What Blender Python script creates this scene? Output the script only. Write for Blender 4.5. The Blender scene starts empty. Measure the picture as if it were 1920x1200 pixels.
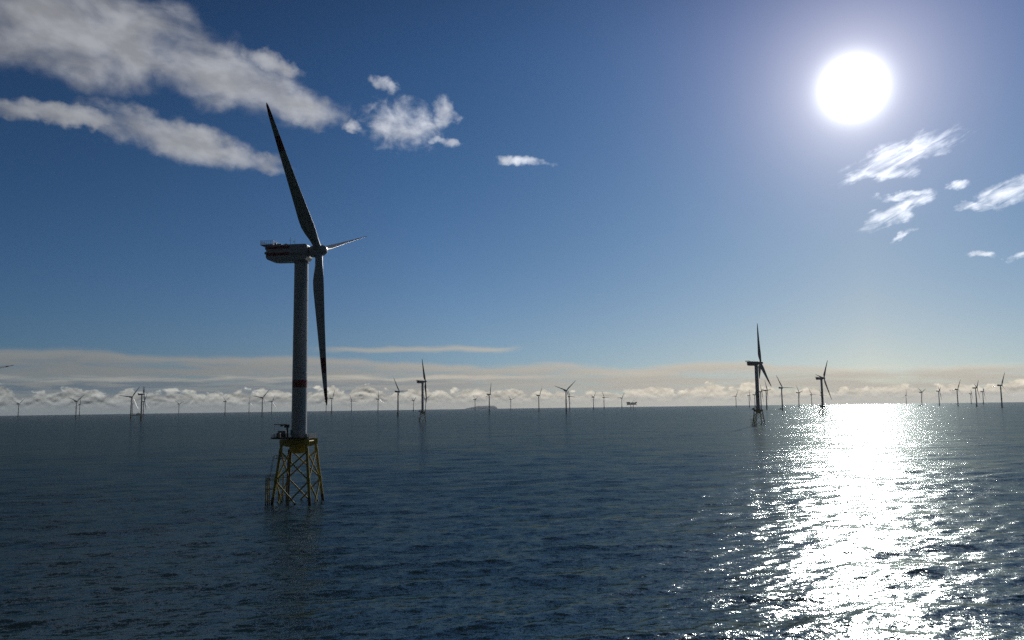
import bpy, math, random
import numpy as np
from mathutils import Matrix, Vector
random.seed(4)
rad = math.radians
C = bpy.context.scene
RE = 6.371e6                     # the sea really curves: the horizon is 21 km away
EYE = 35.3

# ------------------------------------------------------------------ camera
cam_d = bpy.data.cameras.new('camera')
cam = bpy.data.objects.new('camera', cam_d)
C.collection.objects.link(cam)
cam_d.sensor_width = 36.0
cam_d.lens = 36.0 * 1507.0 / 1920.0
cam_d.clip_start = 0.5
cam_d.clip_end = 90000
cam.matrix_world = (Matrix.Translation((0, 0, EYE)) @ Matrix.Rotation(rad(90 + 6.087), 4, 'X')
                    @ Matrix.Rotation(rad(-0.767), 4, 'Z'))
C.camera = cam
C.view_settings.view_transform = 'Standard'
C.view_settings.look = 'None'
EXPO = -1.3                      # a phone exposed for the bright sky round the sun
C.view_settings.exposure = EXPO
C.view_settings.gamma = 1.0
C.cycles.use_denoising = False
C.cycles.denoiser = 'OPENIMAGEDENOISE'
C.cycles.denoising_input_passes = 'RGB_ALBEDO_NORMAL'
C.cycles.denoising_prefilter = 'ACCURATE'
C.cycles.max_bounces = 6
C.cycles.blur_glossy = 1.5
C.cycles.caustics_reflective = False
C.cycles.caustics_refractive = False
C.cycles.sample_clamp_indirect = 1.5

SUN = Vector((0.3812, 0.8579, 0.3446)).normalized()
SUN_EL = math.asin(SUN.z)
SUN_AZ = math.atan2(SUN.x, SUN.y)
sl = bpy.data.lights.new('sun', 'SUN')
sl.energy = 5.0
sl.angle = rad(0.53)
sl.color = (1.0, 0.95, 0.88)
so = bpy.data.objects.new('sun', sl)
C.collection.objects.link(so)
so.rotation_euler = (-SUN).to_track_quat('-Z', 'Y').to_euler()
so.location = SUN * 400


# ------------------------------------------------------------------ node maths
class G:
    def __init__(s, tree):
        s.t = tree; s.n = tree.nodes; s.l = tree.links

    def put(s, inp, v):
        if isinstance(v, bpy.types.NodeSocket):
            s.l.new(v, inp)
        elif v is not None:
            inp.default_value = v

    def m(s, op, a, b=None, c=None, clamp=False):
        k = s.n.new('ShaderNodeMath'); k.operation = op; k.use_clamp = clamp
        s.put(k.inputs[0], a); s.put(k.inputs[1], b); s.put(k.inputs[2], c)
        return k.outputs[0]

    def add(s, a, b): return s.m('ADD', a, b)
    def sub(s, a, b): return s.m('SUBTRACT', a, b)
    def mul(s, a, b): return s.m('MULTIPLY', a, b)
    def mx(s, a, b): return s.m('MAXIMUM', a, b)
    def mn(s, a, b): return s.m('MINIMUM', a, b)
    def mad(s, a, b, c): return s.m('MULTIPLY_ADD', a, b, c)

    def ramp(s, x, a, b, lo=0.0, hi=1.0, smooth=True):
        k = s.n.new('ShaderNodeMapRange')
        k.interpolation_type = 'SMOOTHSTEP' if smooth else 'LINEAR'
        for i, v in zip((0, 1, 2, 3, 4), (x, a, b, lo, hi)):
            s.put(k.inputs[i], v)
        return k.outputs[0]

    def vec(s, x, y, z=0.0):
        k = s.n.new('ShaderNodeCombineXYZ')
        s.put(k.inputs[0], x); s.put(k.inputs[1], y); s.put(k.inputs[2], z)
        return k.outputs[0]

    def noise(s, v, scale=1.0, detail=3.0, rough=0.5, dist=0.0, col=False):
        k = s.n.new('ShaderNodeTexNoise')
        s.put(k.inputs['Vector'], v)
        k.inputs['Scale'].default_value = scale
        k.inputs['Detail'].default_value = detail
        k.inputs['Roughness'].default_value = rough
        k.inputs['Distortion'].default_value = dist
        return k.outputs['Color' if col else 'Fac']

    def mixc(s, f, a, b):
        k = s.n.new('ShaderNodeMix'); k.data_type = 'RGBA'
        s.put(k.inputs[0], f)
        for i, v in ((6, a), (7, b)):
            s.put(k.inputs[i], v if isinstance(v, bpy.types.NodeSocket) else (v[0], v[1], v[2], 1.0))
        return k.outputs[2]

    def vm(s, op, a, b=None, scale=None):
        k = s.n.new('ShaderNodeVectorMath'); k.operation = op
        s.put(k.inputs[0], a)
        if b is not None: s.put(k.inputs[1], b)
        if scale is not None: s.put(k.inputs['Scale'], scale)
        return k.outputs['Value' if op == 'DOT_PRODUCT' else 'Vector']


# ------------------------------------------------------------------ sky
W = bpy.data.worlds.new('World')
C.world = W
W.use_nodes = True
W.cycles.sampling_method = 'MANUAL'
W.cycles.sample_map_resolution = 2048
W.node_tree.nodes.clear()
g = G(W.node_tree)
tc = g.n.new('ShaderNodeTexCoord')
D = tc.outputs['Generated']
sx = g.n.new('ShaderNodeSeparateXYZ'); g.l.new(D, sx.inputs[0])
X, Y, Z = sx.outputs
sky = g.n.new('ShaderNodeTexSky')
sky.sky_type = 'NISHITA'
sky.sun_disc = False
sky.sun_elevation = SUN_EL
sky.sun_rotation = SUN_AZ
sky.altitude = 30
sky.air_density = 1.0
sky.dust_density = 0.6
sky.ozone_density = 2.2
U = g.mul(g.m('ARCTAN2', X, Y), 57.29578)                 # degrees right of the camera's heading
V = g.mul(g.m('ARCSINE', Z), 57.29578)                    # degrees above the level
TH = g.mul(g.m('ARCCOSINE', g.mn(g.vm('DOT_PRODUCT', D, tuple(SUN)), 0.999999)), 57.29578)   # degrees from the sun

SKY_K = 0.10
KE = SKY_K * 2.0 ** EXPO                                  # the graph below works in exposed units
low = g.ramp(V, 0, 30, 1.0, 0.06, False)                   # the clear air overhead is much darker than near the horizon
base = g.vm('MULTIPLY', sky.outputs[0], (0.0, 0.455 * KE, 0.92 * KE))
base = g.vm('SCALE', base, scale=g.mul(g.mul(low, g.ramp(TH, 0, 30, 0.25, 1.0, False)), g.ramp(TH, 60, 120, 1.0, 0.38)))  # last ramp dims the unseen sky behind, keeping shaded turbine sides dark
base = g.vm('ADD', base, (0.005, 0.008, 0.012))


def ex(x, k): return g.m('EXPONENT', g.mul(x, -1.0 / k))
def tint(f, col): return g.vm('SCALE', col, scale=f)


# aureole: light scattered close round the sun, and the bright moist air low under it
Vp = g.mx(V, 0.0)
side = ex(g.m('ABSOLUTE', g.sub(U, 24.0)), 30.0)
core = g.m('EXPONENT', g.mul(g.m('POWER', g.m('DIVIDE', TH, 1.5), 2.2), -1.0))
aur = tint(core, (3.0, 3.0, 3.0))
for f_, c_ in ((ex(TH, 2.5), (0.74, 0.88, 0.87)), (ex(TH, 6.0), (0.38, 0.10, 0.0)), (ex(TH, 13.0), (0.031, 0.108, 0.055)),
               (ex(TH, 25.0), (0.0, 0.088, 0.442)), (g.mul(ex(Vp, 5.0), side), (0.489, 0.0, 0.0)),
               (g.mul(ex(Vp, 12.0), side), (0.351, 0.385, 0.05))):
    aur = g.vm('ADD', aur, tint(f_, c_))

warp = g.noise(g.vec(U, V), 0.9, 4, 0.55, col=True)
wsep = g.n.new('ShaderNodeSeparateXYZ'); g.l.new(warp, wsep.inputs[0])
UW = g.mad(g.sub(wsep.outputs[0], 0.5), 2.2, U)
VW = g.mad(g.sub(wsep.outputs[1], 0.5), 1.2, V)


def blobs(lst):
    """largest of several soft ellipses: (azimuth, elevation, 2x2 matrix)"""
    out = None
    for (u, v, a, b, c, d) in lst:
        du = g.sub(UW, u); dv = g.sub(VW, v)
        p = g.mad(du, a, g.mul(dv, b)); r = g.mad(du, c, g.mul(dv, d))
        e = g.sub(1.0, g.mad(p, p, g.mul(r, r)))
        out = e if out is None else g.mx(out, e)
    return out


CA = [(-29.13, 23.23, 0.1189, -0.0147, -0.0050, -0.3357), (-20.92, 21.93, 0.1304, -0.0385, -0.0982, -0.4629),
      (-15.17, 20.47, 0.3118, -0.0814, -0.1514, -0.8217), (-17.22, 23.07, 0.4444, -0.1591, -0.3099, -1.2842),
      (-29.82, 18.26, 0.1897, -0.0101, 0.0450, -1.5000), (-23.16, 17.60, 0.1750, -0.0423, -0.1468, -0.7526),
      (-19.6, 16.95, 0.27, -0.07, -0.22, -1.25)]
CB = [(-7.81, 19.63, 0.3906, -0.0361, -0.0396, -0.6949), (-4.82, 20.48, 1.0660, -0.0052, 0.0149, -1.1676),
      (-9.08, 22.32, 1.0323, -0.4049, -0.5534, -1.9347), (0.86, 17.26, 0.5557, -0.0399, -0.2130, -3.0256),
      (-5.10, 18.65, 0.6706, -0.1039, -0.4105, -3.4228), (-11.30, 19.45, 1.3, -0.23, -0.30, -2.6)]
CC = [(26.58, 15.55, 0.3188, 0.0960, 0.3500, -1.3012), (25.26, 14.62, 0.5311, 0.0120, -0.1010, -2.4643),
      (26.05, 12.04, 0.5285, 0.1867, 0.6861, -1.8356), (26.59, 13.10, 0.7236, 0.0489, 0.0997, -4.2351),
      (32.33, 12.41, 0.5958, 0.1407, 0.4318, -1.6796), (29.86, 13.39, 1.5496, -0.1038, -0.6354, -4.3637),
      (30.29, 11.92, 1.2434, 0.0709, 0.0877, -3.8195), (30.66, 8.83, 1.3511, -0.0900, -0.6473, -6.0898),
      (32.66, 8.51, 1.8383, 0.0094, -0.0408, -5.1974), (26.12, 10.51, 1.2055, 0.7931, 3.6408, -4.7453)]
nA = g.noise(g.vec(g.mad(V, 0.25, U), g.mul(V, 1.8)), 0.26, 6, 0.52, 0.4)
nB = g.noise(g.vec(U, g.mul(V, 1.2)), 0.75, 7, 0.6, 0.3)
# wisps on the right are drawn out along a rising slant
nC = g.noise(g.vec(g.mul(g.mad(V, 0.45, U), 0.45), g.mul(g.mad(U, -0.38, V), 1.9)), 1.0, 6, 0.6, 0.6)
dA = g.add(g.mul(g.add(blobs(CA), 0.10), 1.1), g.mul(g.sub(nA, 0.5), 2.6))
dB = g.add(g.add(blobs(CB), 0.25), g.mul(g.sub(nB, 0.5), 4.2))
dC = g.add(g.add(blobs(CC), 0.2), g.mul(g.sub(nC, 0.51), 5.5))
aA = g.mul(g.ramp(dA, -0.35, 1.4), 0.9)
aB = g.mul(g.ramp(dB, -0.6, 2.5), 0.80)
aC = g.mul(g.ramp(dC, -0.8, 3.0), 0.95)

glow = g.m('EXPONENT', g.mul(TH, -1 / 22.0))                      # clouds near the sun are lit through
fine = g.noise(g.vec(g.mad(V, 0.4, U), g.mul(V, 1.7)), 0.45, 5, 0.5)
cl_l = g.mad(glow, 1.15, 0.225)
cl_b = g.mul(cl_l, g.ramp(fine, 0.3, 0.7, 0.80, 1.16))
colA = g.vm('MULTIPLY', g.vec(cl_b, cl_b, cl_b), (1.0, 1.03, 1.10))

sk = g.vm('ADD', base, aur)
for al, k in ((aA, 1.0), (aB, 1.5), (aC, 1.5)):
    sk = g.mixc(al, sk, g.vm('SCALE', colA, scale=k))

# ---- the bank of cloud along the horizon
hue = g.ramp(U, -33, 22)                                          # bluish grey on the left, warm cream below the sun
warmth = g.mixc(hue, (0.262, 0.272, 0.258), (0.70, 0.62, 0.49))
# low haze over the horizon
hz = g.ramp(V, 4.5, -0.5)
hazec = g.mixc(hue, (0.150, 0.215, 0.26), (0.52, 0.52, 0.47))
# upper sheet
topn = g.noise(g.vec(g.mul(U, 0.10), 3.0), 1.0, 4, 0.5)
top = g.mad(U, -0.030, g.mad(g.sub(topn, 0.5), 2.2, 3.05))
st = g.noise(g.vec(g.mul(U, 0.16), g.mul(V, 1.9)), 1.0, 6, 0.55, 0.4)
a1 = g.mul(g.ramp(g.sub(top, V), -0.10, 0.35), g.ramp(st, 0.28, 0.56, 0.28, 0.92))
sheet = g.vm('SCALE', g.vm('MULTIPLY', warmth, (0.90, 0.92, 0.98)), scale=g.ramp(g.sub(top, V), 0.0, 1.0, 0.98, 0.84))
sk = g.mixc(a1, sk, sheet)
# long thin streak above the sheet
s2 = g.ramp(g.m('ABSOLUTE', g.sub(V, g.mad(g.noise(g.vec(g.mul(U, 0.16), 9.0), 1.0, 2), 0.8, 3.66))), g.mad(g.noise(g.vec(g.mul(U, 0.5), g.mul(V, 2.0)), 1.0, 4), 0.5, 0.06), 0.0)
s2 = g.mul(s2, g.mul(g.ramp(U, -15, -11), g.ramp(U, 1.2, -1.5)))
sk = g.mixc(g.mul(s2, 0.7), sk, warmth)
# blue-grey gap on the left
st3 = g.noise(g.vec(g.mul(U, 0.22), g.mul(V, 3.2), 5.0), 1.0, 5, 0.55, 0.3)
band = g.mul(g.ramp(V, 0.75, 1.25), g.ramp(V, 2.15, 1.75))
gap = g.mul(g.mul(band, g.ramp(st3, 0.60, 0.44)), g.ramp(U, 4, -14, 0.12, 0.95))
sk = g.mixc(gap, sk, g.mixc(hue, (0.105, 0.145, 0.185), (0.40, 0.40, 0.38)))
# bright stratus line
ln = g.mad(g.noise(g.vec(g.mul(U, 0.22), 2.0), 1.0, 4), 0.8, 1.65)
b2 = g.mul(g.ramp(g.m('ABSOLUTE', g.sub(V, ln)), 0.26, 0.05), g.ramp(st, 0.35, 0.6))
sk = g.mixc(g.mul(b2, g.ramp(U, 8, -10, 0.15, 0.75)), sk, g.vm('SCALE', warmth, scale=1.22))
# row of cumulus
cu = g.noise(g.vec(g.mul(U, 0.36), g.mul(V, 0.3), 7.0), 1.0, 3, 0.5)
cn = g.noise(g.vec(g.mul(U, 1.0), g.mul(V, 1.7)), 1.0, 6, 0.55, 0.2)
ctop = g.mad(g.sub(cu, 0.5), 2.4, g.mad(g.sub(cn, 0.5), 1.7, g.ramp(U, -30, 20, 1.28, 0.95, False)))
cd = g.sub(ctop, V)
a2 = g.mul(g.ramp(cd, -0.04, 0.20), g.ramp(V, -0.1, 0.55, 0.15, 0.95))
cn2 = g.noise(g.vec(g.mul(U, 1.0), g.mad(V, 1.7, -0.3)), 1.0, 6, 0.55, 0.2)
lit = g.mad(g.sub(cn, cn2), 4.5, g.ramp(cd, 0.0, 0.55, 1.45, 0.90))
lit = g.mad(g.sub(lit, 1.0), g.ramp(U, -22, 8, 1.0, 0.5), 1.0)
sk = g.mixc(a2, sk, g.vm('SCALE', warmth, scale=lit))
# overhead sky greyed and darkened so the near sea reflects less blue
sk = g.mixc(g.ramp(V, 23, 44, 0.0, 0.85), sk, (0.016, 0.026, 0.032))
# unseen sky behind the camera, dimmed to cut ambient light on shaded sides
sk = g.vm('SCALE', sk, scale=g.ramp(TH, 75, 140, 1.0, 0.55))
# cream glow right down on the horizon
sk = g.mixc(g.mul(g.ramp(V, 0.9, -0.3), 0.75), sk, g.mixc(hue, (0.19, 0.225, 0.235), (0.68, 0.62, 0.50)))

bg = g.n.new('ShaderNodeBackground')
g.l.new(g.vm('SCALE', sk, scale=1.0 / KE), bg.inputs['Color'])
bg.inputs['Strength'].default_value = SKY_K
wo = g.n.new('ShaderNodeOutputWorld')
g.l.new(bg.outputs[0], wo.inputs['Surface'])


# ------------------------------------------------------------------ tags and materials
def tag(o, label=None, cat=None, group=None, kind=None):
    for k, v in (('label', label), ('category', cat), ('group', group), ('kind', kind)):
        if v: o[k] = v
    return o


def mat(name, col, rough=0.5, metal=0.0, wear=0.12, scale=0.35, streak=False):
    m = bpy.data.materials.new(name); m.use_nodes = True
    h = G(m.node_tree)
    bs = h.n['Principled BSDF']
    t = h.n.new('ShaderNodeTexCoord').outputs['Object']
    v = h.vm('MULTIPLY', t, (1.0, 1.0, 0.12 if streak else 1.0))
    f = h.ramp(h.noise(v, scale, 5, 0.6), 0.3, 0.75)
    dk = tuple(c * (1 - wear * 2.2) for c in col)
    h.l.new(h.mixc(f, col, dk), bs.inputs['Base Color'])
    bs.inputs['Roughness'].default_value = rough
    bs.inputs['Metallic'].default_value = metal
    return m


M_WHITE = mat('white_paint', (0.50, 0.52, 0.53), 0.38, 0, 0.06, 0.25, True)
M_RED = mat('red_paint', (0.26, 0.014, 0.014), 0.42, 0, 0.08, 0.5)
M_YELLOW = mat('yellow_paint', (0.52, 0.40, 0.02), 0.5, 0, 0.15, 0.5, True)
M_DARK = mat('dark_steel', (0.05, 0.055, 0.06), 0.55, 0.2, 0.2, 1.0)
M_GREY = mat('grey_steel', (0.28, 0.29, 0.30), 0.5, 0.2, 0.2, 1.0)
M_LETTER = mat('blue_lettering', (0.03, 0.05, 0.12), 0.5, 0, 0.05, 1.0)
M_RUST = mat('brown_weathered_steel', (0.10, 0.06, 0.03), 0.7, 0, 0.3, 0.8)
M_SHIP = mat('ship_blue_hull', (0.03, 0.05, 0.12), 0.5, 0, 0.1, 0.1)
M_NOSE = mat('glossy_white_nose', (0.80, 0.80, 0.78), 0.30, 0, 0.02, 1.0)
M_PILE = mat('dull_pile_paint', (0.16, 0.13, 0.05), 0.6, 0, 0.2, 0.5)
M_LAND = mat('far_land', (0.16, 0.20, 0.22), 0.9, 0, 0.1, 0.01)


def blade_mat():
    m = mat('blade_paint', (0.50, 0.52, 0.53), 0.34, 0, 0.05, 0.2, True)
    h = G(m.node_tree)
    bs = h.n['Principled BSDF']
    old = bs.inputs['Base Color'].links[0].from_socket
    s = h.n.new('ShaderNodeSeparateXYZ')
    h.l.new(h.n.new('ShaderNodeTexCoord').outputs['Object'], s.inputs[0])
    z = s.outputs[2]
    r1 = h.mul(h.m('GREATER_THAN', z, 44.3), h.m('LESS_THAN', z, 50.3))
    r2 = h.m('GREATER_THAN', z, 56.4)
    c = h.mixc(h.mx(r1, r2), old, (0.17, 0.010, 0.010))
    sm = h.mx(h.mul(h.m('GREATER_THAN', z, 17.0), h.m('LESS_THAN', z, 17.14)),
              h.mul(h.m('GREATER_THAN', z, 19.8), h.m('LESS_THAN', z, 19.94)))
    c = h.mixc(h.mul(sm, 0.7), c, (0.10, 0.10, 0.11))
    h.l.new(c, bs.inputs['Base Color'])
    return m


M_BLADE = blade_mat()


# ------------------------------------------------------------------ mesh builder
class MB:
    def __init__(s):
        s.v = []; s.f = []; s.sm = []

    def face(s, idx, smooth=False):
        s.f.append(tuple(idx)); s.sm.append(smooth)

    def box(s, c, d, rot=None):
        b = len(s.v)
        for k in range(8):
            p = Vector(((k & 1) - 0.5, ((k >> 1) & 1) - 0.5, ((k >> 2) & 1) - 0.5))
            p = Vector((p.x * d[0], p.y * d[1], p.z * d[2]))
            if rot: p = rot @ p
            s.v.append(tuple(p + Vector(c)))
        for q in ((0, 2, 3, 1), (4, 5, 7, 6), (0, 1, 5, 4), (2, 6, 7, 3), (0, 4, 6, 2), (1, 3, 7, 5)):
            s.face([b + i for i in q])
        return s

    def tube(s, a, b, r0, r1=None, n=10, caps=True):
        r1 = r0 if r1 is None else r1
        a = Vector(a); b = Vector(b); w = (b - a).normalized()
        u = w.orthogonal().normalized(); t = w.cross(u)
        i0 = len(s.v)
        for p, r in ((a, r0), (b, r1)):
            for k in range(n):
                an = 2 * math.pi * k / n
                s.v.append(tuple(p + (u * math.cos(an) + t * math.sin(an)) * r))
        for k in range(n):
            k2 = (k + 1) % n
            s.face((i0 + k, i0 + k2, i0 + n + k2, i0 + n + k), n > 6)
        if caps:
            for off, rev in ((0, True), (n, False)):
                j = len(s.v)
                s.v += [s.v[i0 + off + k] for k in range(n)]
                ids = list(range(j, j + n))
                s.face(ids[::-1] if rev else ids)
        return s

    def rings(s, rings, smooth=True, cap=True):
        """loft through rings of equal length"""
        n = len(rings[0]); i0 = len(s.v)
        for r in rings: s.v += [tuple(p) for p in r]
        for j in range(len(rings) - 1):
            for k in range(n):
                k2 = (k + 1) % n
                a = i0 + j * n
                s.face((a + k, a + k2, a + n + k2, a + n + k), smooth)
        if cap:
            for r, rev in ((rings[0], True), (rings[-1], False)):
                j = len(s.v); s.v += [tuple(p) for p in r]
                ids = list(range(j, j + n)); s.face(ids[::-1] if rev else ids)
        return s

    def lathe(s, prof, n=40, axis='z', smooth=True, cap=True):
        rs = []
        for (h_, r) in prof:
            ring = []
            for k in range(n):
                an = 2 * math.pi * k / n
                if axis == 'z': ring.append((r * math.cos(an), r * math.sin(an), h_))
                else: ring.append((h_, r * math.cos(an), r * math.sin(an)))
            rs.append(ring)
        return s.rings(rs, smooth, cap)

    def prism(s, poly, y0, y1):
        """side outline in x,z pushed along y"""
        n = len(poly); b = len(s.v)
        s.v += [(x, y0, z) for x, z in poly] + [(x, y1, z) for x, z in poly]
        for k in range(n):
            k2 = (k + 1) % n
            s.face((b + k, b + k2, b + n + k2, b + n + k))
        s.face(list(range(b, b + n))[::-1]); s.face(range(b + n, b + 2 * n))
        return s

    def rail(s, pts, h=1.15, step=1.6, r=0.045, close=False, mids=1):
        P = [Vector(p) for p in pts]
        if close: P.append(P[0])
        for a, b in zip(P[:-1], P[1:]):
            for k in range(mids + 1):
                z = Vector((0, 0, h * (1 - k / (mids + 1))))
                s.tube(a + z, b + z, r, n=5, caps=False)
            m_ = max(1, int(round((b - a).length / step)))
            for k in range(m_ + 1):
                p = a.lerp(b, k / m_)
                s.tube(p, p + Vector((0, 0, h)), r, n=5, caps=False)
        return s

    def mesh(s, name, mats):
        me = bpy.data.meshes.new(name)
        me.from_pydata(s.v, [], s.f)
        me.polygons.foreach_set('use_smooth', s.sm)
        me.update()
        for m_ in (mats if isinstance(mats, (list, tuple)) else [mats]):
            me.materials.append(m_)
        return me

    def build(s, name, mats, parent=None, M=None):
        o = bpy.data.objects.new(name, s.mesh(name, mats))
        C.collection.objects.link(o)
        if parent: o.parent = parent
        if M is not None: o.matrix_local = M
        return o


def bevel(o, w, seg=2):
    b = o.modifiers.new('bevel', 'BEVEL'); b.width = w; b.segments = seg; b.limit_method = 'ANGLE'
    return o


# ------------------------------------------------------------------ sea
def make_sea():
    rng = np.random.default_rng(11)
    az = np.concatenate([np.linspace(-46, 46, 1080), np.linspace(46, 314, 72)[1:-1]])
    az = np.radians(az)
    r0 = np.array([0.5, 8, 20, 34, 48, 60, 70, 78])
    inv = np.linspace(1 / 84.0, 1 / 3200.0, 860)
    r = np.concatenate([r0, 1 / inv, np.geomspace(3300, 27000, 60)])
    A, Rr = np.meshgrid(az, r)
    x = Rr * np.sin(A); y = Rr * np.cos(A)
    z = np.zeros_like(x)
    dxx = np.zeros_like(x); dyy = np.zeros_like(x)
    # grid spacing in depth at each radius
    dr = np.gradient(r)[:, None]
    fine = (np.abs((np.degrees(A) + 180) % 360 - 180) < 46.5)
    n = 90
    lam = np.geomspace(1.6, 42.0, n)
    for i, L in enumerate(lam):
        k = 2 * math.pi / L
        th = math.radians(-76) + rng.normal() * (0.30 + 0.22 * (L < 9))
        slope = 0.0138 * (1.0 if L < 13 else (13 / L) ** 1.0)     # rms slope of each train
        amp = slope * math.sqrt(2) / k
        ph = rng.uniform(0, 2 * math.pi)
        w = np.clip((L / dr - 2.2) / 2.5, 0, 1) * np.clip((4200 - Rr) / 2500, 0, 1)
        w = w * np.where(fine, 1.0, 0.0)
        if w.max() <= 0: continue
        arg = k * (x * math.cos(th) + y * math.sin(th)) + ph
        c = np.cos(arg); s_ = np.sin(arg)
        z += amp * w * c
        dxx -= amp * w * 0.75 * math.cos(th) * s_
        dyy -= amp * w * 0.75 * math.sin(th) * s_
    x2 = x + dxx; y2 = y + dyy
    z -= (x * x + y * y) / (2 * RE)
    nr, na = x.shape
    co = np.stack([x2, y2, z], -1).reshape(-1, 3).astype(np.float32)
    i = np.arange(nr - 1)[:, None] * na; j = np.arange(na)[None, :]
    j2 = (j + 1) % na
    q = np.stack([i + j, i + na + j, i + na + j2, i + j2], -1).reshape(-1, 4)
    # close the small hole under the camera with a fan
    ctr = len(co); co = np.vstack([co, [[0, 0, 0]]]).astype(np.float32)
    tri = np.stack([np.full(na, ctr), np.arange(na), (np.arange(na) + 1) % na], -1)
    me = bpy.data.meshes.new('sea')
    me.vertices.add(len(co)); me.vertices.foreach_set('co', co.ravel())
    nl = q.size + tri.size
    me.loops.add(nl); me.polygons.add(len(q) + len(tri))
    me.loops.foreach_set('vertex_index', np.concatenate([q.ravel(), tri.ravel()]).astype(np.int32))
    st_ = np.concatenate([np.arange(len(q)) * 4, len(q) * 4 + np.arange(len(tri)) * 3]).astype(np.int32)
    me.polygons.foreach_set('loop_start', st_)
    me.update(calc_edges=True)
    me.validate()
    me.polygons.foreach_set('use_smooth', [True] * len(me.polygons))
    o = bpy.data.objects.new('sea', me)
    C.collection.objects.link(o)
    tag(o, kind='structure')
    m = bpy.data.materials.new('sea_water'); m.use_nodes = True
    h = G(m.node_tree)
    h.n.remove(h.n['Principled BSDF'])
    P = h.n.new('ShaderNodeNewGeometry')
    pos = P.outputs['Position']
    slopes = None
    # ripples at several sizes, each slightly askew to the others; the longer ones have long crests across the view
    for (L, amp, det, sxy, ax, turn) in ((0.22, 0.50, 1.0, (1.0, 1.0, 1), 0.68, 0), (0.8, 0.46, 2.0, (0.8, 1.1, 1), 0.62, 6),
                                         (2.2, 0.42, 2.0, (0.36, 1.1, 1), 0.48, -9), (6.0, 0.24, 1.5, (0.30, 1.0, 1), 0.42, 11),
                                         (24.0, 0.20, 2.0, (0.25, 1.0, 1), 0.4, -7)):
        mp = h.n.new('ShaderNodeMapping'); mp.inputs['Rotation'].default_value = (0, 0, rad(turn))
        mp.inputs['Scale'].default_value = tuple(a_ / L for a_ in sxy)
        h.l.new(pos, mp.inputs['Vector'])
        c = h.noise(mp.outputs[0], 1.0, det, 0.55, 0.25, col=True)
        c = h.vm('MULTIPLY', h.vm('SUBTRACT', c, (0.5, 0.5, 0.5)), (amp * 1.5 * ax, amp * 1.5, 0.0))
        slopes = c if slopes is None else h.vm('ADD', slopes, c)
    # gusts: patches where the ripples are stronger or weaker
    gust = h.noise(h.vm('MULTIPLY', pos, (0.006, 0.010, 0)), 1.0, 3, 0.5)
    slopes = h.vm('SCALE', slopes, scale=h.ramp(gust, 0.3, 0.7, 0.78, 1.2))
    slopes = h.vm('MULTIPLY', slopes, (-1.0, -1.0, 0.0))      # crests run mostly across the view
    nrm = h.vm('NORMALIZE', h.vm('ADD', P.outputs['Normal'], slopes))
    fr = h.n.new('ShaderNodeFresnel'); fr.inputs['IOR'].default_value = 1.333
    h.l.new(nrm, fr.inputs['Normal'])
    # a rough sea never mirrors fully at grazing angles: wave faces hide one another
    F = h.m('DIVIDE', fr.outputs[0], h.mad(fr.outputs[0], 1.9, 1.0))
    gl = h.n.new('ShaderNodeBsdfGlossy'); gl.inputs['Roughness'].default_value = 0.14
    gl.inputs['Color'].default_value = (0.62, 0.71, 0.70, 1)
    h.l.new(nrm, gl.inputs['Normal'])
    df = h.n.new('ShaderNodeBsdfDiffuse'); df.inputs['Color'].default_value = (0.005, 0.019, 0.014, 1)
    ms = h.n.new('ShaderNodeMixShader')
    h.l.new(F, ms.inputs[0]); h.l.new(df.outputs[0], ms.inputs[1]); h.l.new(gl.outputs[0], ms.inputs[2])
    h.l.new(ms.outputs[0], h.n['Material Output'].inputs['Surface'])
    me.materials.append(m)
    return o


make_sea()
#OBJECTS#
TILT, CONE, OV = 6.0, 2.6, 7.0          # rotor axis tilt and blade cone in degrees, rotor overhang in metres
HUB = 96.9


def sea_z(x, y): return -(x * x + y * y) / (2 * RE)


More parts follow.
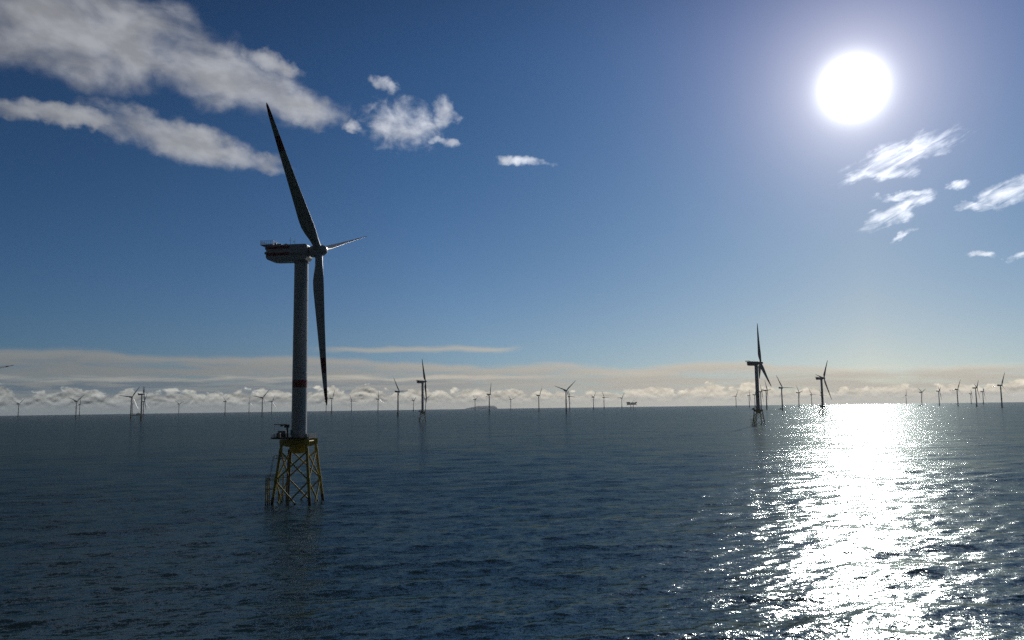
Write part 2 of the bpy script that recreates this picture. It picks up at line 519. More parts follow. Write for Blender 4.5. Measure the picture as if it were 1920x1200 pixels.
# ------------------------------------------------------------------ turbine parts
def blade_mesh(name='blade', n=24, stations=26, detail=True, extra=0.0):
    """span along +z, chord along x (blade feathered: leading edge upwind), thickness along y"""
    key = [(1.6, 3.0, 3.0, 0.50), (3.2, 3.0, 3.0, 0.50), (6.0, 3.5, 2.5, 0.44), (9.0, 4.4, 1.85, 0.38), (12.0, 5.0, 1.45, 0.35),
           (15.5, 4.95, 1.20, 0.34), (22, 4.3, 0.90, 0.34), (30, 3.55, 0.66, 0.34), (38, 2.95, 0.50, 0.35),
           (46, 2.35, 0.38, 0.36), (54, 1.75, 0.27, 0.38), (59, 1.25, 0.19, 0.40), (61.8, 0.75, 0.12, 0.45), (62.8, 0.18, 0.05, 0.50)]
    kz = [k[0] for k in key]
    zs = [1.6 + (62.8 - 1.6) * (i / (stations - 1)) for i in range(stations)] if not detail else \
         sorted(set(kz + [1.6 + 61.2 * i / (stations - 1) for i in range(stations)]))
    rings = []
    for z in zs:
        c = np.interp(z, kz, [k[1] for k in key]); t = np.interp(z, kz, [k[2] for k in key]); le = np.interp(z, kz, [k[3] for k in key])
        rnd = np.clip((z - 3) / 8, 0, 1)                      # 0 round root, 1 aerofoil
        tw = rad(13 * (1 - z / 62.8) ** 2 + 6 + extra)
        pre = z * math.tan(rad(CONE)) * (0.75 + 0.25 * z / 62.8)
        ring = []
        for k in range(n):
            an = 2 * math.pi * k / n
            u = 0.5 * (1 + math.cos(an))                       # 1 leading edge, 0 trailing edge
            circ = math.sin(an) * 0.5
            foil = (1 if math.sin(an) > 0 else -1) * 1.30 * math.sqrt(max(0, 1 - u)) * u ** 0 * (u ** 0.5) if False else \
                math.copysign(1, math.sin(an)) * 0.96 * (max(u, 0) ** 0.95) * math.sqrt(max(0.0, 1 - u)) * 1.27
            yy = t * ((1 - rnd) * circ + rnd * foil * 0.5 * (1.0 if math.sin(an) > 0 else 0.75) * 2 * 0.72)
            xx = c * (u - (1 - le))
            px = xx * math.cos(tw) - yy * math.sin(tw) + pre
            py = xx * math.sin(tw) + yy * math.cos(tw)
            ring.append((px, py, z))
        rings.append(ring)
    return MB().rings(rings).mesh(name, M_BLADE)


def tower_mb(z0, z1, r0, r1, n=48):
    b = MB()
    prof = []
    for i in range(13):
        t = i / 12
        prof.append((z0 + (z1 - z0) * t, r0 + (r1 - r0) * t))
    b.lathe(prof, n)
    return b


def link(name, data, parent, M=None):
    o = bpy.data.objects.new(name, data)
    C.collection.objects.link(o)
    o.parent = parent
    if M is not None: o.matrix_local = M
    return o


def head_M(yaw): return Matrix.Rotation(rad(yaw), 4, 'Z')
def rotor_M(yaw, a):
    return head_M(yaw) @ Matrix.Translation((OV, 0, HUB)) @ Matrix.Rotation(rad(-TILT), 4, 'Y') @ Matrix.Rotation(rad(-a), 4, 'X')


BL = blade_mesh()
BL_FAR = blade_mesh('blade_far', 10, 12, False, 50.0)
BL_FAR2 = blade_mesh('blade_far', 10, 12, False, -50.0)

# ---- spinner
sp = MB()
sp.lathe([(-3.5, 1.75), (-3.3, 2.1), (-2.4, 2.28), (1.1, 2.28), (1.9, 2.1), (2.8, 1.6), (3.15, 1.42), (3.2, 1.3)], 40, 'x')
for k in range(3):
    q = Matrix.Rotation(rad(-120 * k), 3, 'X')
    sp.tube(q @ Vector((0, 0, 1.2)), q @ Vector((0.06, 0, 2.75)), 1.66, 1.62, 28)
SPIN = sp.mesh('spinner', M_WHITE)
cap = MB().lathe([(3.205, 1.27), (3.33, 1.22), (3.45, 0.9), (3.53, 0.4), (3.55, 0.02)], 32, 'x')
CAP = cap.mesh('nose_cap', M_NOSE)
nb = MB().tube((3.40, -0.3, -0.3), (3.56, -0.3, -0.3), 0.16, n=10)
HATCH = nb.mesh('nose_hatch', M_DARK)

# ---- nacelle, tower axis at x = 0, heights from the hub centre
NAC_POLY = [(-13.2, 2.5), (-13.35, 1.75), (-13.9, 1.6), (-13.9, 0.7), (-13.4, 0.5), (-13.4, -0.1), (-14.1, -0.3), (-14.1, -1.1),
            (-13.4, -1.4), (-13.6, -1.8), (-13.45, -2.6), (-12.9, -3.3), (-11.8, -3.75), (-9.8, -3.95), (-6.0, -4.0), (1.2, -4.0), (2.4, -3.7),
              (3.3, -2.7), (3.35, 2.05), (2.4, 2.5)]


def letters(text, size):
    cu = bpy.data.curves.new('letters', 'FONT')
    cu.body = text; cu.size = size; cu.extrude = 0.012; cu.align_x = 'CENTER'; cu.space_character = 1.12
    o = bpy.data.objects.new('letters', cu); C.collection.objects.link(o)
    dg = bpy.context.evaluated_depsgraph_get()
    me = bpy.data.meshes.new_from_object(o.evaluated_get(dg))
    bpy.data.objects.remove(o); me.materials.clear(); me.materials.append(M_LETTER)
    return me


LETTERS = letters('SENVION', 1.5)


def nacelle_parts(root, yaw, hi):
    T = head_M(yaw) @ Matrix.Translation((0, 0, HUB))
    nac = MB().prism(NAC_POLY, -3.1, 3.1).build('nacelle', M_WHITE, root, T)
    if hi: bevel(nac, 0.3, 3)
    I = Matrix()
    if hi:
        for z0, z1 in ((-1.85, -0.7), (0.75, 1.85)):
            for y in (-3.1, 3.1):
                MB().box((-8.4, y + math.copysign(0.012, y), (z0 + z1) / 2), (9.2, 0.05, z1 - z0)).build('red_stripe', M_RED, nac, I)
        for s_ in (-1, 1):
            M_ = Matrix.Translation((0.1, s_ * 3.13, -2.1)) @ Matrix.Rotation(rad(90 if s_ < 0 else -90), 4, 'X')
            if s_ > 0: M_ = Matrix.Translation((0.1, 3.13, -2.1)) @ Matrix.Rotation(rad(180), 4, 'Z') @ Matrix.Rotation(rad(90), 4, 'X')
            link('lettering', LETTERS, nac, M_)
        d = MB().box((-13.2, 0, 2.63), (5.2, 6.4, 0.22))
        for x in (-15.2, -13.6, -12.0): d.tube((x, -2.6, 2.4), (max(x, -13.3), -2.6, 1.5), 0.09, n=6); d.tube((x, 2.6, 2.4), (max(x, -13.3), 2.6, 1.5), 0.09, n=6)
        pl = d.build('winch_deck', M_GREY, nac, I)
        r = MB().rail([(-15.75, -3.15, 2.74), (-10.65, -3.15, 2.74), (-10.65, 3.15, 2.74), (-15.75, 3.15, 2.74)], 1.5, 0.9, 0.05, True, 2)
        r.build('handrail', M_DARK, pl, I)
        for c_, d_ in (((-9.0, 0, 2.77), (2.6, 3.4, 0.6)), ((-6.9, 0.4, 2.67), (1.2, 2.0, 0.4)), ((-9.9, -2.2, 2.95), (0.7, 0.7, 0.9))):
            bevel(MB().box(c_, d_).build('cooler', M_GREY, nac, I), 0.06, 1)
        b = MB().lathe([(0, 0.9), (0.25, 0.86), (0.55, 0.6), (0.7, 0.1)], 20)
        b.build('light_dome', M_WHITE, nac, Matrix.Translation((-5.9, -1.2, 2.48)))
        b = MB()
        b.tube((-4.9, 0.5, 2.3), (-4.9, 0.5, 6.1), 0.06, n=6).tube((-5.3, 0.5, 4.6), (-4.5, 0.5, 4.6), 0.04, n=5).box((-5.3, 0.5, 4.8), (0.2, 0.2, 0.4))
        b.build('weather_mast', M_DARK, nac, I)
        b = MB()
        b.tube((-2.5, -0.8, 2.3), (-2.5, -0.8, 5.2), 0.05, n=6)
        b.build('antenna', M_DARK, nac, I)
        MB().tube((-3.6, 1.0, 2.3), (-3.6, 1.0, 4.3), 0.05, n=6).box((-3.6, 1.0, 4.3), (0.5, 0.2, 0.25)).build('antenna', M_DARK, nac, I)
        b = MB().lathe([(-4.75, 2.95), (-4.05, 3.05)], 40)
        b.build('yaw_ring', M_GREY, nac, I)
    else:
        MB().box((-13.1, 0, 2.9), (5.0, 6.2, 1.1)).build('winch_deck', M_GREY, nac, I)
    return nac


def rotor_parts(root, yaw, a, bl, hi):
    s_ = link('spinner', SPIN, root, rotor_M(yaw, a))
    if hi:
        link('nose_cap', CAP, s_, Matrix()); link('nose_hatch', HATCH, s_, Matrix())
    for k in range(3):
        link('blade', bl, root, rotor_M(yaw, a + 120 * k))


def root_at(name, x, y, rz=0.0):
    o = bpy.data.objects.new(name, None); C.collection.objects.link(o)
    o.location = (x, y, sea_z(x, y)); o.rotation_euler.z = rad(rz)
    o.empty_display_size = 5
    return o


FARM = [
    (-3444.5, 5625.8, -9, 50, 'small faint turbine standing alone nearest the left edge, blades in a shallow V'),
    (-2533.3, 4684.3, -24, 50, 'taller of the two overlapping turbines near the left edge, its blades in a wide V'),
    (-3523.4, 6566.7, -33, 6, 'smaller turbine just behind the wide V-bladed pair partner, one blade upright and two low'),
    (-1663.5, 3518.3, -39, 36, 'tall turbine left of the work vessel with a level left blade and sunlit lower blade'),
    (-3153.3, 6694.3, -21, 110, "small turbine half hidden behind the tower that stands at the work vessel's left end"),
    (-1374.8, 2988.6, 21, 58, "side-on turbine in front of the work vessel's right end, upright blade and nacelle pointing left"),
    (-2369.5, 5179.3, -21, 24, 'small turbine just right of and behind the side-on turbine at the work vessel'),
    (-3086.1, 7459.7, -30, 62, 'small lone turbine left of the tiny boat, two blades raised in an even V'),
    (-2078.7, 5832.5, -3, 60, 'short-bladed lone turbine right of the tiny boat, standing almost edge-on with a small V'),
    (-2421.7, 7411.5, -15, 4, 'small faint turbine left of the larger pair beside the big tower, one blade straight up'),
    (-1329.9, 4283.4, -51, 40, 'larger turbine of the pair left of the big tower, blades spread like a leaning Y'),
    (-1908.7, 6388.1, -42, 28, 'smaller turbine of the pair left of the big tower, right behind the leaning Y one'),
    (-1097.8, 4889.3, -18, 28, 'turbine right beside the big lowered blade tip, its nacelle pointing left'),
    (-1682.8, 7272.4, -9, 34, 'far turbine almost wholly hidden behind the big lowered blade tip'),
    (-1382.6, 6912.3, -45, 98, 'second small turbine right of the big lowered blade tip, one blade level'),
    (-948.4, 5673.8, -24, 116, 'small turbine with an upright blade, left of the tall one with a sunlit blade'),
    (-444.3, 3118.3, -30, 88, 'tall turbine left of the middle jacket turbine, upper left blade catching the sun'),
    (-885.2, 7174.9, -21, 52, 'faint small turbine between the tall sunlit-bladed one and the middle jacket turbine'),
    (-657.5, 6064.5, -42, 58, 'far turbine half hidden behind the blade of the middle jacket turbine'),
    (-326.0, 6916.9, -24, 66, 'small turbine with a small V of blades, standing in front of the low distant headland'),
    (-121.4, 4120.9, -30, 14, 'taller turbine at the right end of the distant headland, nacelle pointing left, blade near upright'),
    (-22.2, 7456.1, -45, 74, 'small lone turbine just right of the distant headland, blades in a lopsided V'),
    (156.0, 4902.4, -30, 36, 'side-on turbine left of the wide V-bladed one in the middle of the horizon'),
    (220.6, 3363.2, -66, 48, 'tallest turbine mid horizon, facing us with two blades in a wide V'),
    (391.6, 5605.4, -51, 98, 'smaller turbine tucked right behind the tall wide V-bladed one mid horizon'),
    (622.1, 6258.6, -30, 44, 'first small turbine of the three left of the substation, nacelle to its left'),
    (753.0, 6693.8, -48, 92, 'middle small turbine of the three left of the substation, one blade level to the right'),
    (988.6, 7353.9, -57, 34, 'third small turbine, closest to the substation on its left, one blade level to the left'),
    (1927.5, 6988.5, 39, 94, 'small turbine standing by itself between the substation and the right-hand jacket turbine'),
    (1936.7, 6628.5, -15, 38, 'small turbine closest to the left of the right-hand jacket turbine, clear of its tower'),
    (1806.7, 6039.7, 6, 94, 'far turbine almost hidden behind the tower of the right-hand jacket turbine'),
    (1384.6, 4514.3, -9, 46, "thin turbine showing just past the right edge of the right-hand jacket turbine's tower"),
    (1273.5, 4060.9, -3, 32, 'turbine under the lowered blade tip of the right-hand jacket turbine, nacelle pointing left'),
    (1136.8, 3415.0, 30, 28, 'taller turbine beside a small dark boat, one blade level to the right'),
    (1831.3, 5180.5, 3, 42, 'small turbine where the glitter begins, right of the taller level-bladed one'),
    (2482.2, 6719.1, 24, 30, 'smallest turbine left of the far jacket turbine in the glare'),
    (2776.8, 7274.9, 27, 24, 'far turbine hidden behind the tower of the far jacket turbine in the glare'),
    (4058.0, 8343.5, 21, 116, 'first small turbine right of the brightest glitter, two blades hanging down like an arrow'),
    (2999.8, 5934.0, 3, 56, 'second turbine right of the brightest glitter, blades in a V above a tiny boat'),
    (2806.3, 5324.2, -21, 58, 'third turbine right of the brightest glitter, a tight V over one hanging blade'),
    (2535.0, 4608.8, 21, 96, 'fourth turbine right of the glitter, frontal with one level blade pointing left'),
    (4255.1, 7510.5, -27, 50, 'thin faint edge-on turbine between two taller ones near the right edge'),
    (2378.9, 4150.6, -18, 68, 'taller of the close pair near the right edge, upright blade and side-on nacelle'),
    (3436.8, 5909.1, -27, 54, 'shorter turbine of the close pair near the right edge, just behind its taller neighbour'),
    (2118.7, 3506.1, 12, 96, 'tallest turbine at the right edge of the photo, last one on the right'),
    (-804.3, 1213.1, -6, 78, 'turbine standing outside the left edge, only one blade tip reaching into view'),
]
BIGS = [
    (-82.6, 312.3, -7.4, 73.0, 'nearest and largest turbine, on a yellow lattice jacket left of centre'),
    (382.4, 1262.8, -9.0, 112.0, 'second largest turbine, side-on upon a dark lattice jacket at the left edge of the glitter'),
    (811.9, 2120.9, -42.0, 38.0, 'jacket turbine in the white glare right of the second largest one, one blade raised'),
    (-219.8, 1961.4, -3.0, 90.0, 'jacket turbine left of the middle, a lowered blade hanging close beside its tower'),
]

JACKET_ANGLE = -6.0


def corner(i, z):
    """centre line of jacket leg i at height z"""
    h = 7.25 + (4.75 - 7.25) * z / 23.0
    return Vector(((-h, h, h, -h)[i], (-h, -h, h, h)[i], z))


def make_jacket_turbine():
    root = root_at('wind_turbine', BIGS[0][0], BIGS[0][1], JACKET_ANGLE)
    I = Matrix()
    for i in range(4):
        b = MB().tube(corner(i, -9), corner(i, 21.5), 0.56, 0.52, 20, False)
        for z in (8.4, 19.4): b.tube(corner(i, z - 0.9), corner(i, z + 0.9), 0.68, n=20)
        lg = b.build('leg', M_YELLOW, root, I)
        MB().tube(corner(i, -8), corner(i, 2.3), 0.61, 0.60, 20, True).build('splash_zone', M_RUST, lg, I)
    for i in range(4):
        j = (i + 1) % 4
        for z0, z1 in ((19.2, 8.6), (8.2, -6.5)):
            for p, q in ((i, j), (j, i)):
                MB().tube(corner(p, z0), corner(q, z1), 0.29, n=12).build('brace', M_YELLOW, root, I)
    # transition piece: box arms from the central can to the four legs
    b = MB().lathe([(18.3, 2.3), (19.2, 3.35), (24.0, 3.45)], 40)
    tp = b.build('transition_piece', M_YELLOW, root, I)
    for i in range(4):
        c = corner(i, 22.6); L = math.hypot(c.x, c.y) + 0.5
        an = math.atan2(c.y, c.x)
        pts = [(2.6, 20.6), (2.6, 23.75), (L + 0.2, 23.75), (L + 0.2, 21.6), (L - 1.4, 21.3), (L - 2.6, 20.9)]
        a_ = MB().prism(pts, -0.85, 0.85).build('box_arm', M_YELLOW, tp, Matrix.Rotation(an, 4, 'Z'))
        bevel(a_, 0.08, 1)
    for i in range(4):
        MB().tube(corner(i, 22.9), corner((i + 1) % 4, 22.9), 0.28, n=8).build('edge_beam', M_YELLOW, tp, I)
    # main deck
    outline = [(-9.4, -4.6), (-3.5, -5.4), (4.2, -5.4), (5.4, -4.2), (5.4, 4.4), (4.2, 5.4), (-9.4, 5.4)]
    rr = [[(x, y, z) for x, y in outline] for z in (24.05, 24.5)]
    dk = MB().rings(rr, False).build('deck', M_DARK, root, I)
    MB().rail([(x * 0.985, y * 0.985, 24.5) for x, y in outline], 1.2, 1.5, 0.05, True, 2).build('handrail', M_GREY, dk, I)
    gx = MB()
    for k in range(12): gx.box((-9.0 + 1.25 * k, 0, 23.93), (0.18, 8.8, 0.22))
    for yy in (-4, 0, 4): gx.box((-2.1, yy, 23.93), (13.8, 0.16, 0.2))
    gx.build('deck_frame', M_DARK, dk, I)
    b = MB().box((-6.9, 1.2, 25.7), (3.2, 2.5, 2.3)); bevel(b.build('equipment_container', M_GREY, root, I), 0.07, 1)
    for c_, d_ in (((-6.9, -3.0, 25.3), (1.4, 1.2, 1.6)), ((-4.1, -4.0, 25.2), (0.8, 0.8, 1.4))):
        bevel(MB().box(c_, d_).build('switch_cabinet', M_DARK, root, I), 0.05, 1)
    b = MB().box((4.3, -3.9, 25.15), (1.0, 0.7, 1.3)); bevel(b.build('white_locker', M_WHITE, root, I), 0.05, 1)
    b = MB().tube((-3.9, -2.0, 24.5), (-3.9, -2.0, 28.2), 0.34, n=12).box((-4.1, -2.0, 28.7), (1.7, 1.0, 1.2)).tube((-4.4, -2.0, 28.9), (-9.0, -2.6, 29.4), 0.2, 0.13, 8)
    b.tube((-4.2, -2.0, 29.4), (-7.0, -2.35, 29.3), 0.09, n=6).box((-6.0, -2.2, 28.8), (0.9, 0.5, 0.5))
    cr = b.build('davit_crane', M_DARK, root, I)
    MB().tube((-8.8, -2.57, 29.3), (-8.8, -2.57, 27.4), 0.04, n=5).box((-8.8, -2.57, 27.3), (0.2, 0.2, 0.3)).build('hook', M_DARK, cr, I)
    # access: boat landing at the left leg, ladder with cage above it, rest platform
    A0 = corner(0, 0)
    b = MB()
    for y in (-0.9, 0.9):
        b.tube((A0.x - 2.15, A0.y + y, -3), (A0.x - 2.15, A0.y + y, 9.6), 0.24, n=10)
        for z in (1.2, 5.4, 8.8): b.tube((A0.x - 2.15, A0.y + y, z), corner(0, z) + Vector((0, 0.2 * y, 0)), 0.13, n=6)
    for z in (0.6, 4.6, 7.4): b.tube((A0.x - 2.15, A0.y - 0.9, z), (A0.x - 2.15, A0.y + 0.9, z), 0.12, n=6)
    for y in (-0.28, 0.28): b.tube((A0.x - 1.1, A0.y + y, -1.5), (A0.x - 1.1, A0.y + y, 9.6), 0.12, n=6)
    for k in range(28): b.tube((A0.x - 1.1, A0.y - 0.28, -1 + 0.38 * k), (A0.x - 1.1, A0.y + 0.28, -1 + 0.38 * k), 0.03, n=4)
    b.build('boat_landing', M_YELLOW, root, I)
    b = MB()
    x0, y0 = A0.x - 0.4, A0.y - 0.6
    for dy in (-0.3, 0.3):
        b.tube((x0 - 0.5, y0 + dy, 8.5), (x0 + 0.7, y0 + dy + 0.6, 17.6), 0.06, n=5)
    for k in range(26):
        t = k / 25; p = Vector((x0 - 0.5 + 1.2 * t, y0 + 0.6 * t, 8.5 + 9.1 * t))
        b.tube(p + Vector((0, -0.3, 0)), p + Vector((0, 0.3, 0)), 0.035, n=4)
        if k % 3 == 0 and k > 5:
            pr = None
            for q in range(7):
                an = math.pi * (0.5 + q / 6); w = p + Vector((math.cos(an) * 0.7, math.sin(an) * 0.4, 0))
                if pr is not None: b.tube(pr, w, 0.03, n=4)
                pr = w
    b.build('ladder', M_GREY, root, I)
    for (cx, cy, z, sx, sy) in ((-8.0, -6.9, 9.55, 2.9, 2.2), (-5.4, -5.3, 16.6, 3.6, 2.4)):
        p = MB().box((cx, cy, z), (sx, sy, 0.14)).build('rest_platform', M_DARK, root, I)
        MB().rail([(cx - sx / 2, cy - sy / 2, z + .07), (cx + sx / 2, cy - sy / 2, z + .07), (cx + sx / 2, cy + sy / 2, z + .07), (cx - sx / 2, cy + sy / 2, z + .07)], 1.15, 1.2, 0.045, True, 1).build('handrail', M_GREY, p, I)
    # second boat landing on the rear left leg
    D0 = corner(3, 0)
    b = MB()
    for dx in (-1.7, 0.1):
        b.tube((D0.x + dx - 1.2, D0.y - 1.4, -3), (D0.x + dx - 1.2, D0.y - 1.4, 10.2), 0.24, n=10)
        for z in (1.5, 8.6): b.tube((D0.x + dx - 1.2, D0.y - 1.4, z), corner(3, z), 0.12, n=6)
    for z in (0.8, 4.4, 8.0): b.tube((D0.x - 2.9, D0.y - 1.4, z), (D0.x - 1.1, D0.y - 1.4, z), 0.12, n=6)
    b.build('boat_landing', M_YELLOW, root, I)
    # cable tubes
    for dx, dy in ((0.4, -2.3), (1.3, -2.3)):
        MB().tube((D0.x + dx, D0.y + dy, -6), (D0.x + dx + 1.1, D0.y + dy - 0.6, 19.5), 0.26, n=10, caps=True).build('cable_tube', M_RUST, root, I)
    # tower
    tw = tower_mb(24.5, HUB - 4.1, 2.92, 2.70).build('tower', M_WHITE, root, I)
    def rt(z): return 2.92 + (2.70 - 2.92) * (z - 24.5) / (HUB - 28.6)
    MB().lathe([(43.4, rt(43.4) + .012), (46.3, rt(46.3) + .012)], 48, cap=False).build('red_band', M_RED, tw, I)
    for z in (49.0, 70.5): MB().lathe([(z, rt(z) + 0.004), (z + .02, rt(z) + 0.05), (z + 0.14, rt(z) + 0.05), (z + .16, rt(z) + 0.004)], 48, cap=False).build('flange', M_GREY, tw, I)
    dr = MB().box((-2.6, -1.55, 26.2), (0.5, 1.1, 2.3)); dr.build('door', M_GREY, tw, Matrix.Rotation(rad(10), 4, 'Z'))
    for k in range(8): MB().box((2.86, -0.6, 30 + 7.9 * k), (0.22, 0.2, 0.3)).build('tower_lamp', M_GREY, tw, I)
    nacelle_parts(root, BIGS[0][2] - JACKET_ANGLE, True)
    rotor_parts(root, BIGS[0][2] - JACKET_ANGLE, BIGS[0][3], BL, True)
    return root


def copy_tree(o, parent=None):
    c = o.copy(); C.collection.objects.link(c)
    if parent is not None:
        m_ = o.matrix_local.copy(); c.parent = parent; c.matrix_local = m_
    for ch in [q for q in KIDS.get(o, [])]: copy_tree(ch, c)
    return c


near = make_jacket_turbine()
bpy.context.view_layer.update()
KIDS = {}
for o_ in C.objects:
    if o_.parent: KIDS.setdefault(o_.parent, []).append(o_)
for i, (x, y, yaw, a, lab) in enumerate(BIGS):
    o = near if i == 0 else copy_tree(near)
    tag(o, lab, 'wind turbine', 'turbines on lattice jackets')
    if i:
        jr = (0, 4, 20, 10)[i]
        o.location = (x, y, sea_z(x, y)); o.rotation_euler.z = rad(jr)
        k = 0
        for ch in o.children:
            b = ch.name.split('.')[0]
            if b == 'nacelle': ch.matrix_local = head_M(yaw - jr) @ Matrix.Translation((0, 0, HUB))
            elif b == 'spinner': ch.matrix_local = rotor_M(yaw - jr, a)
            elif b == 'blade': ch.matrix_local = rotor_M(yaw - jr, a + 120 * k); k += 1


# ------------------------------------------------------------------ the far turbines on single piles
def make_far():
    root = root_at('wind_turbine', FARM[0][0], FARM[0][1])
    I = Matrix()
    f_ = MB().lathe([(-6, 3.1), (17.6, 3.1)], 16).build('foundation_pile', M_PILE, root, I)
    MB().lathe([(17.6, 3.2), (17.7, 5.6), (18.2, 5.6), (18.3, 3.2)], 16, smooth=False, cap=False).rail([(5.4 * math.cos(k * .785), 5.4 * math.sin(k * .785), 18.2) for k in range(8)], 1.2, 9, 0.08, True, 1).build('platform', M_DARK, f_, I)
    MB().box((-3.9, -0.2, 6.5), (0.9, 2.0, 15)).build('boat_landing', M_PILE, f_, I)
    t_ = tower_mb(18.2, HUB - 3.9, 2.95, 2.3, 16).build('tower', M_WHITE, root, I)
    MB().lathe([(36.4, 2.80), (39.3, 2.78)], 16, cap=False).build('red_band', M_RED, t_, I)
    nacelle_parts(root, 0, False)
    rotor_parts(root, 0, 0, BL_FAR, False)
    return root


far = make_far()
bpy.context.view_layer.update()
for o_ in C.objects:
    if o_.parent and o_ not in sum(KIDS.values(), []): KIDS.setdefault(o_.parent, []).append(o_)
for i, (x, y, yaw, a, lab) in enumerate(FARM):
    o = far if i == 0 else copy_tree(far)
    o.location = (x, y, sea_z(x, y)); o.rotation_euler.z = rad(yaw)
    tag(o, lab, 'wind turbine', 'turbines on single piles across the horizon')
    k = 0
    for ch in o.children:
        b = ch.name.split('.')[0]
        if b == 'spinner': ch.matrix_local = rotor_M(0, a)
        elif b == 'blade':
            ch.matrix_local = rotor_M(0, a + 120 * k); k += 1
            if x > 0.2 * y or yaw > 15: ch.data = BL_FAR2          # these have their blades pitched the other way


# ------------------------------------------------------------------ substation, vessels, headland
def polar(azd, d): return d * math.sin(rad(azd)), d * math.cos(rad(azd))


x, y = polar(8.35, 5900)
oss = root_at('substation', x, y, -8.35)
I = Matrix()
tag(oss, 'dark offshore substation platform on legs with a small crane on its roof', 'substation')
for px, py in ((-9, -9), (11, -9), (-9, 9), (11, 9)):
    MB().tube((px * 1.15, py * 1.15, -8), (px, py, 33), 1.8, 1.5, 12).build('leg', M_PILE, oss, I)
for sy in (-9, 9):
    for p, q in (((-10, 2), (11, 30)), ((12, 2), (-9, 30))):
        MB().tube((p[0], sy, p[1]), (q[0], sy, q[1]), 0.5, n=8).build('brace', M_PILE, oss, I)
dk = MB().box((0, 0, 33.6), (74, 34, 1.6)).box((0, 0, 44.2), (76, 35, 0.9))
bevel(dk.build('deck', M_DARK, oss, I), 0.1, 1)
for c_, d_ in (((-2, 0, 38.8), (66, 28, 9.0)), ((-23, 0, 49.2), (27, 26, 9)), ((8, 2, 47.4), (25, 22, 5.6)), ((27, 0, 48.2), (10, 24, 7)),
               ((35.5, 0, 50.2), (4.5, 20, 11)), ((-36, 0, 52.5), (9, 18, 2.0))):
    bevel(MB().box(c_, d_).build('module', M_GREY, oss, I), 0.2, 1)
b = MB().tube((7, 0, 50), (7, 0, 57), 1.3, n=10).tube((7, 0, 56), (13, 0, 61.5), 0.8, n=8).tube((13, 0, 61.5), (27, 0, 62), 0.6, 0.45, n=8)
b.build('crane', M_PILE, oss, I)
for px in (-33.5, 33.5): MB().box((px, 0, 30.8), (3.4, 26, 4)).build('cable_deck', M_DARK, oss, I)
MB().rail([(-38, -17.5, 44.65), (38, -17.5, 44.65), (38, 17.5, 44.65), (-38, 17.5, 44.65)], 1.4, 5, 0.12, True, 1).build('handrail', M_DARK, oss, I)


def hull(L, B, Hh, bow=0.22):
    rings = []
    for t in np.linspace(0, 1, 15):
        w = 1.0 if t < 1 - bow else math.cos((t - (1 - bow)) / bow * math.pi / 2) ** 0.7 + 0.02
        w *= 0.86 + 0.14 * min(1, t / 0.12)
        sh = 0.28 * Hh * max(0, (t - 0.72) / 0.28) ** 2
        xx = (t - 0.5) * L
        rings.append([(xx, -B / 2 * w, Hh + sh), (xx * 0.985, -B / 2 * w * 0.92, -1.5), (xx * 0.985, B / 2 * w * 0.92, -1.5), (xx, B / 2 * w, Hh + sh)])
    return MB().rings(rings, False)


x, y = polar(-24.91, 6900)
sh = root_at('work_vessel', x, y, 24.9)
tag(sh, 'dark work vessel with a pyramid of upper decks, lying between two towers at the left', 'ship')
hl = hull(110, 24, 6.5).build('hull', M_SHIP, sh, I)
b = MB().box((6, 0, 11), (34, 22, 9)).box((5, 0, 17.2), (24, 20, 3.6)).box((4, 0, 20.3), (13, 16, 2.8))
bevel(b.build('superstructure', M_GREY, sh, I), 0.15, 1)
MB().tube((4, 0, 21.5), (4, 0, 31), 1.0, 0.3, 8).tube((0, 0, 25), (8, 0, 25), 0.3, n=6).build('mast', M_DARK, sh, I)
b = MB()
for yy in (-1.6, 1.6):
    for zz in (15.2, 18.2): b.tube((-7, yy, zz), (-50, yy, zz - 0.6), 0.35, n=6)
for k in range(11): b.tube((-7 - 4.2 * k, -1.6, 15.2), (-9 - 4.2 * k, -1.6, 18.1), 0.22, n=5).tube((-9 - 4.2 * k, 1.6, 18.1), (-11 - 4.2 * k, 1.6, 15.2), 0.22, n=5)
b.box((-50, 0, 12), (3, 5, 12)).tube((-47, 0, 18), (-47, 0, 27), 0.5, 0.3, 6)
b.build('crane_boom', M_DARK, sh, I)
MB().box((35, 0, 8.6), (20, 14, 4)).build('deck_cargo', M_GREY, sh, I)
MB().box((-25, 0, 7.3), (20, 16, 1.6)).build('deck_cargo', M_GREY, sh, I)


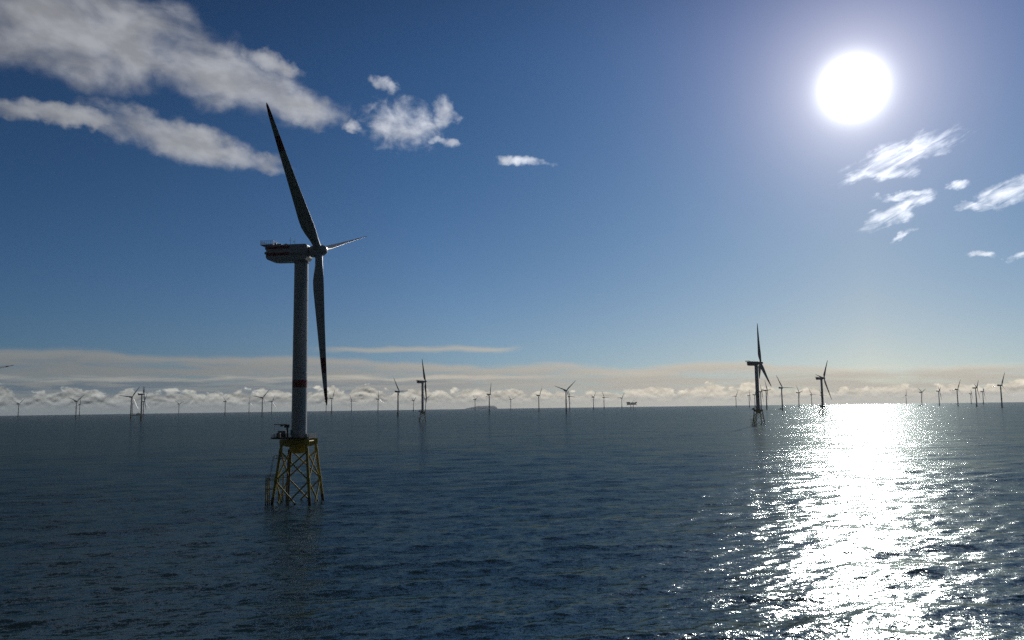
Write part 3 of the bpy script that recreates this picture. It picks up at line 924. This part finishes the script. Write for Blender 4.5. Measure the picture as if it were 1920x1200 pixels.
def small_boat(name, az_, d, L, rz, lab):
    x, y = polar(az_, d)
    r = root_at(name, x, y, rz)
    tag(r, lab, 'boat', 'small boats among the turbines')
    hull(L, L * 0.3, L * 0.13, 0.4).build('hull', M_SHIP, r, I)
    b = MB().box((L * 0.08, 0, L * 0.20), (L * 0.34, L * 0.24, L * 0.16)).box((L * 0.12, 0, L * 0.31), (L * 0.2, L * 0.2, L * 0.08))
    bevel(b.build('cabin', M_GREY, r, I), 0.08, 1)
    MB().tube((L * 0.08, 0, L * 0.34), (L * 0.08, 0, L * 0.52), 0.12, n=6).build('mast', M_DARK, r, I)


small_boat('crew_boat', -21.646, 7000, 17, 150, 'tiny dark boat alone on the horizon between two lone V-bladed turbines at left')
small_boat('crew_boat', 18.266, 4300, 21, -20, 'small dark boat at the foot of the turbine with a level right blade')
small_boat('crew_boat', 26.685, 6100, 24, -27, 'tiny boat beside the second turbine right of the glitter')

# the low land beyond the horizon
pts = []
D_ = 19000.0
rngl = random.Random(5)
n_ = 46
top, bot = [], []
b = MB()
rows = []
for k in range(n_ + 1):
    t = k / n_
    azl = -3.45 + 2.35 * t
    h_ = 72 * min(1, t / 0.42) ** 0.8 * (1 if t < 0.9 else max(0.02, (1 - t) / 0.1) ** 0.5) + rngl.uniform(-2, 2)
    ring = []
    for dd, hh in ((0, -2), (120, h_ * 0.55), (420, h_), (1100, h_ * 0.9), (1700, -2)):
        xx, yy = polar(azl, D_ + dd); ring.append((xx, yy, sea_z(xx, yy) + hh))
    rows.append(ring)
hd = MB().rings(rows, True).build('headland', M_LAND)
tag(hd, kind='structure')

# ------------------------------------------------------------------ haze over the sea
hb = MB().box((0, 0, 85), (56000, 56000, 310)).build('haze', [])
tag(hb, kind='stuff')
hm = bpy.data.materials.new('haze'); hm.use_nodes = True
hm.node_tree.nodes.clear()
hv = hm.node_tree.nodes.new('ShaderNodeVolumePrincipled')
hv.inputs['Color'].default_value = (0.80, 0.90, 1.0, 1)
hv.inputs['Density'].default_value = 2.2e-5
hv.inputs['Anisotropy'].default_value = 0.3
ho = hm.node_tree.nodes.new('ShaderNodeOutputMaterial')
hm.node_tree.links.new(hv.outputs[0], ho.inputs['Volume'])
hb.data.materials.append(hm)
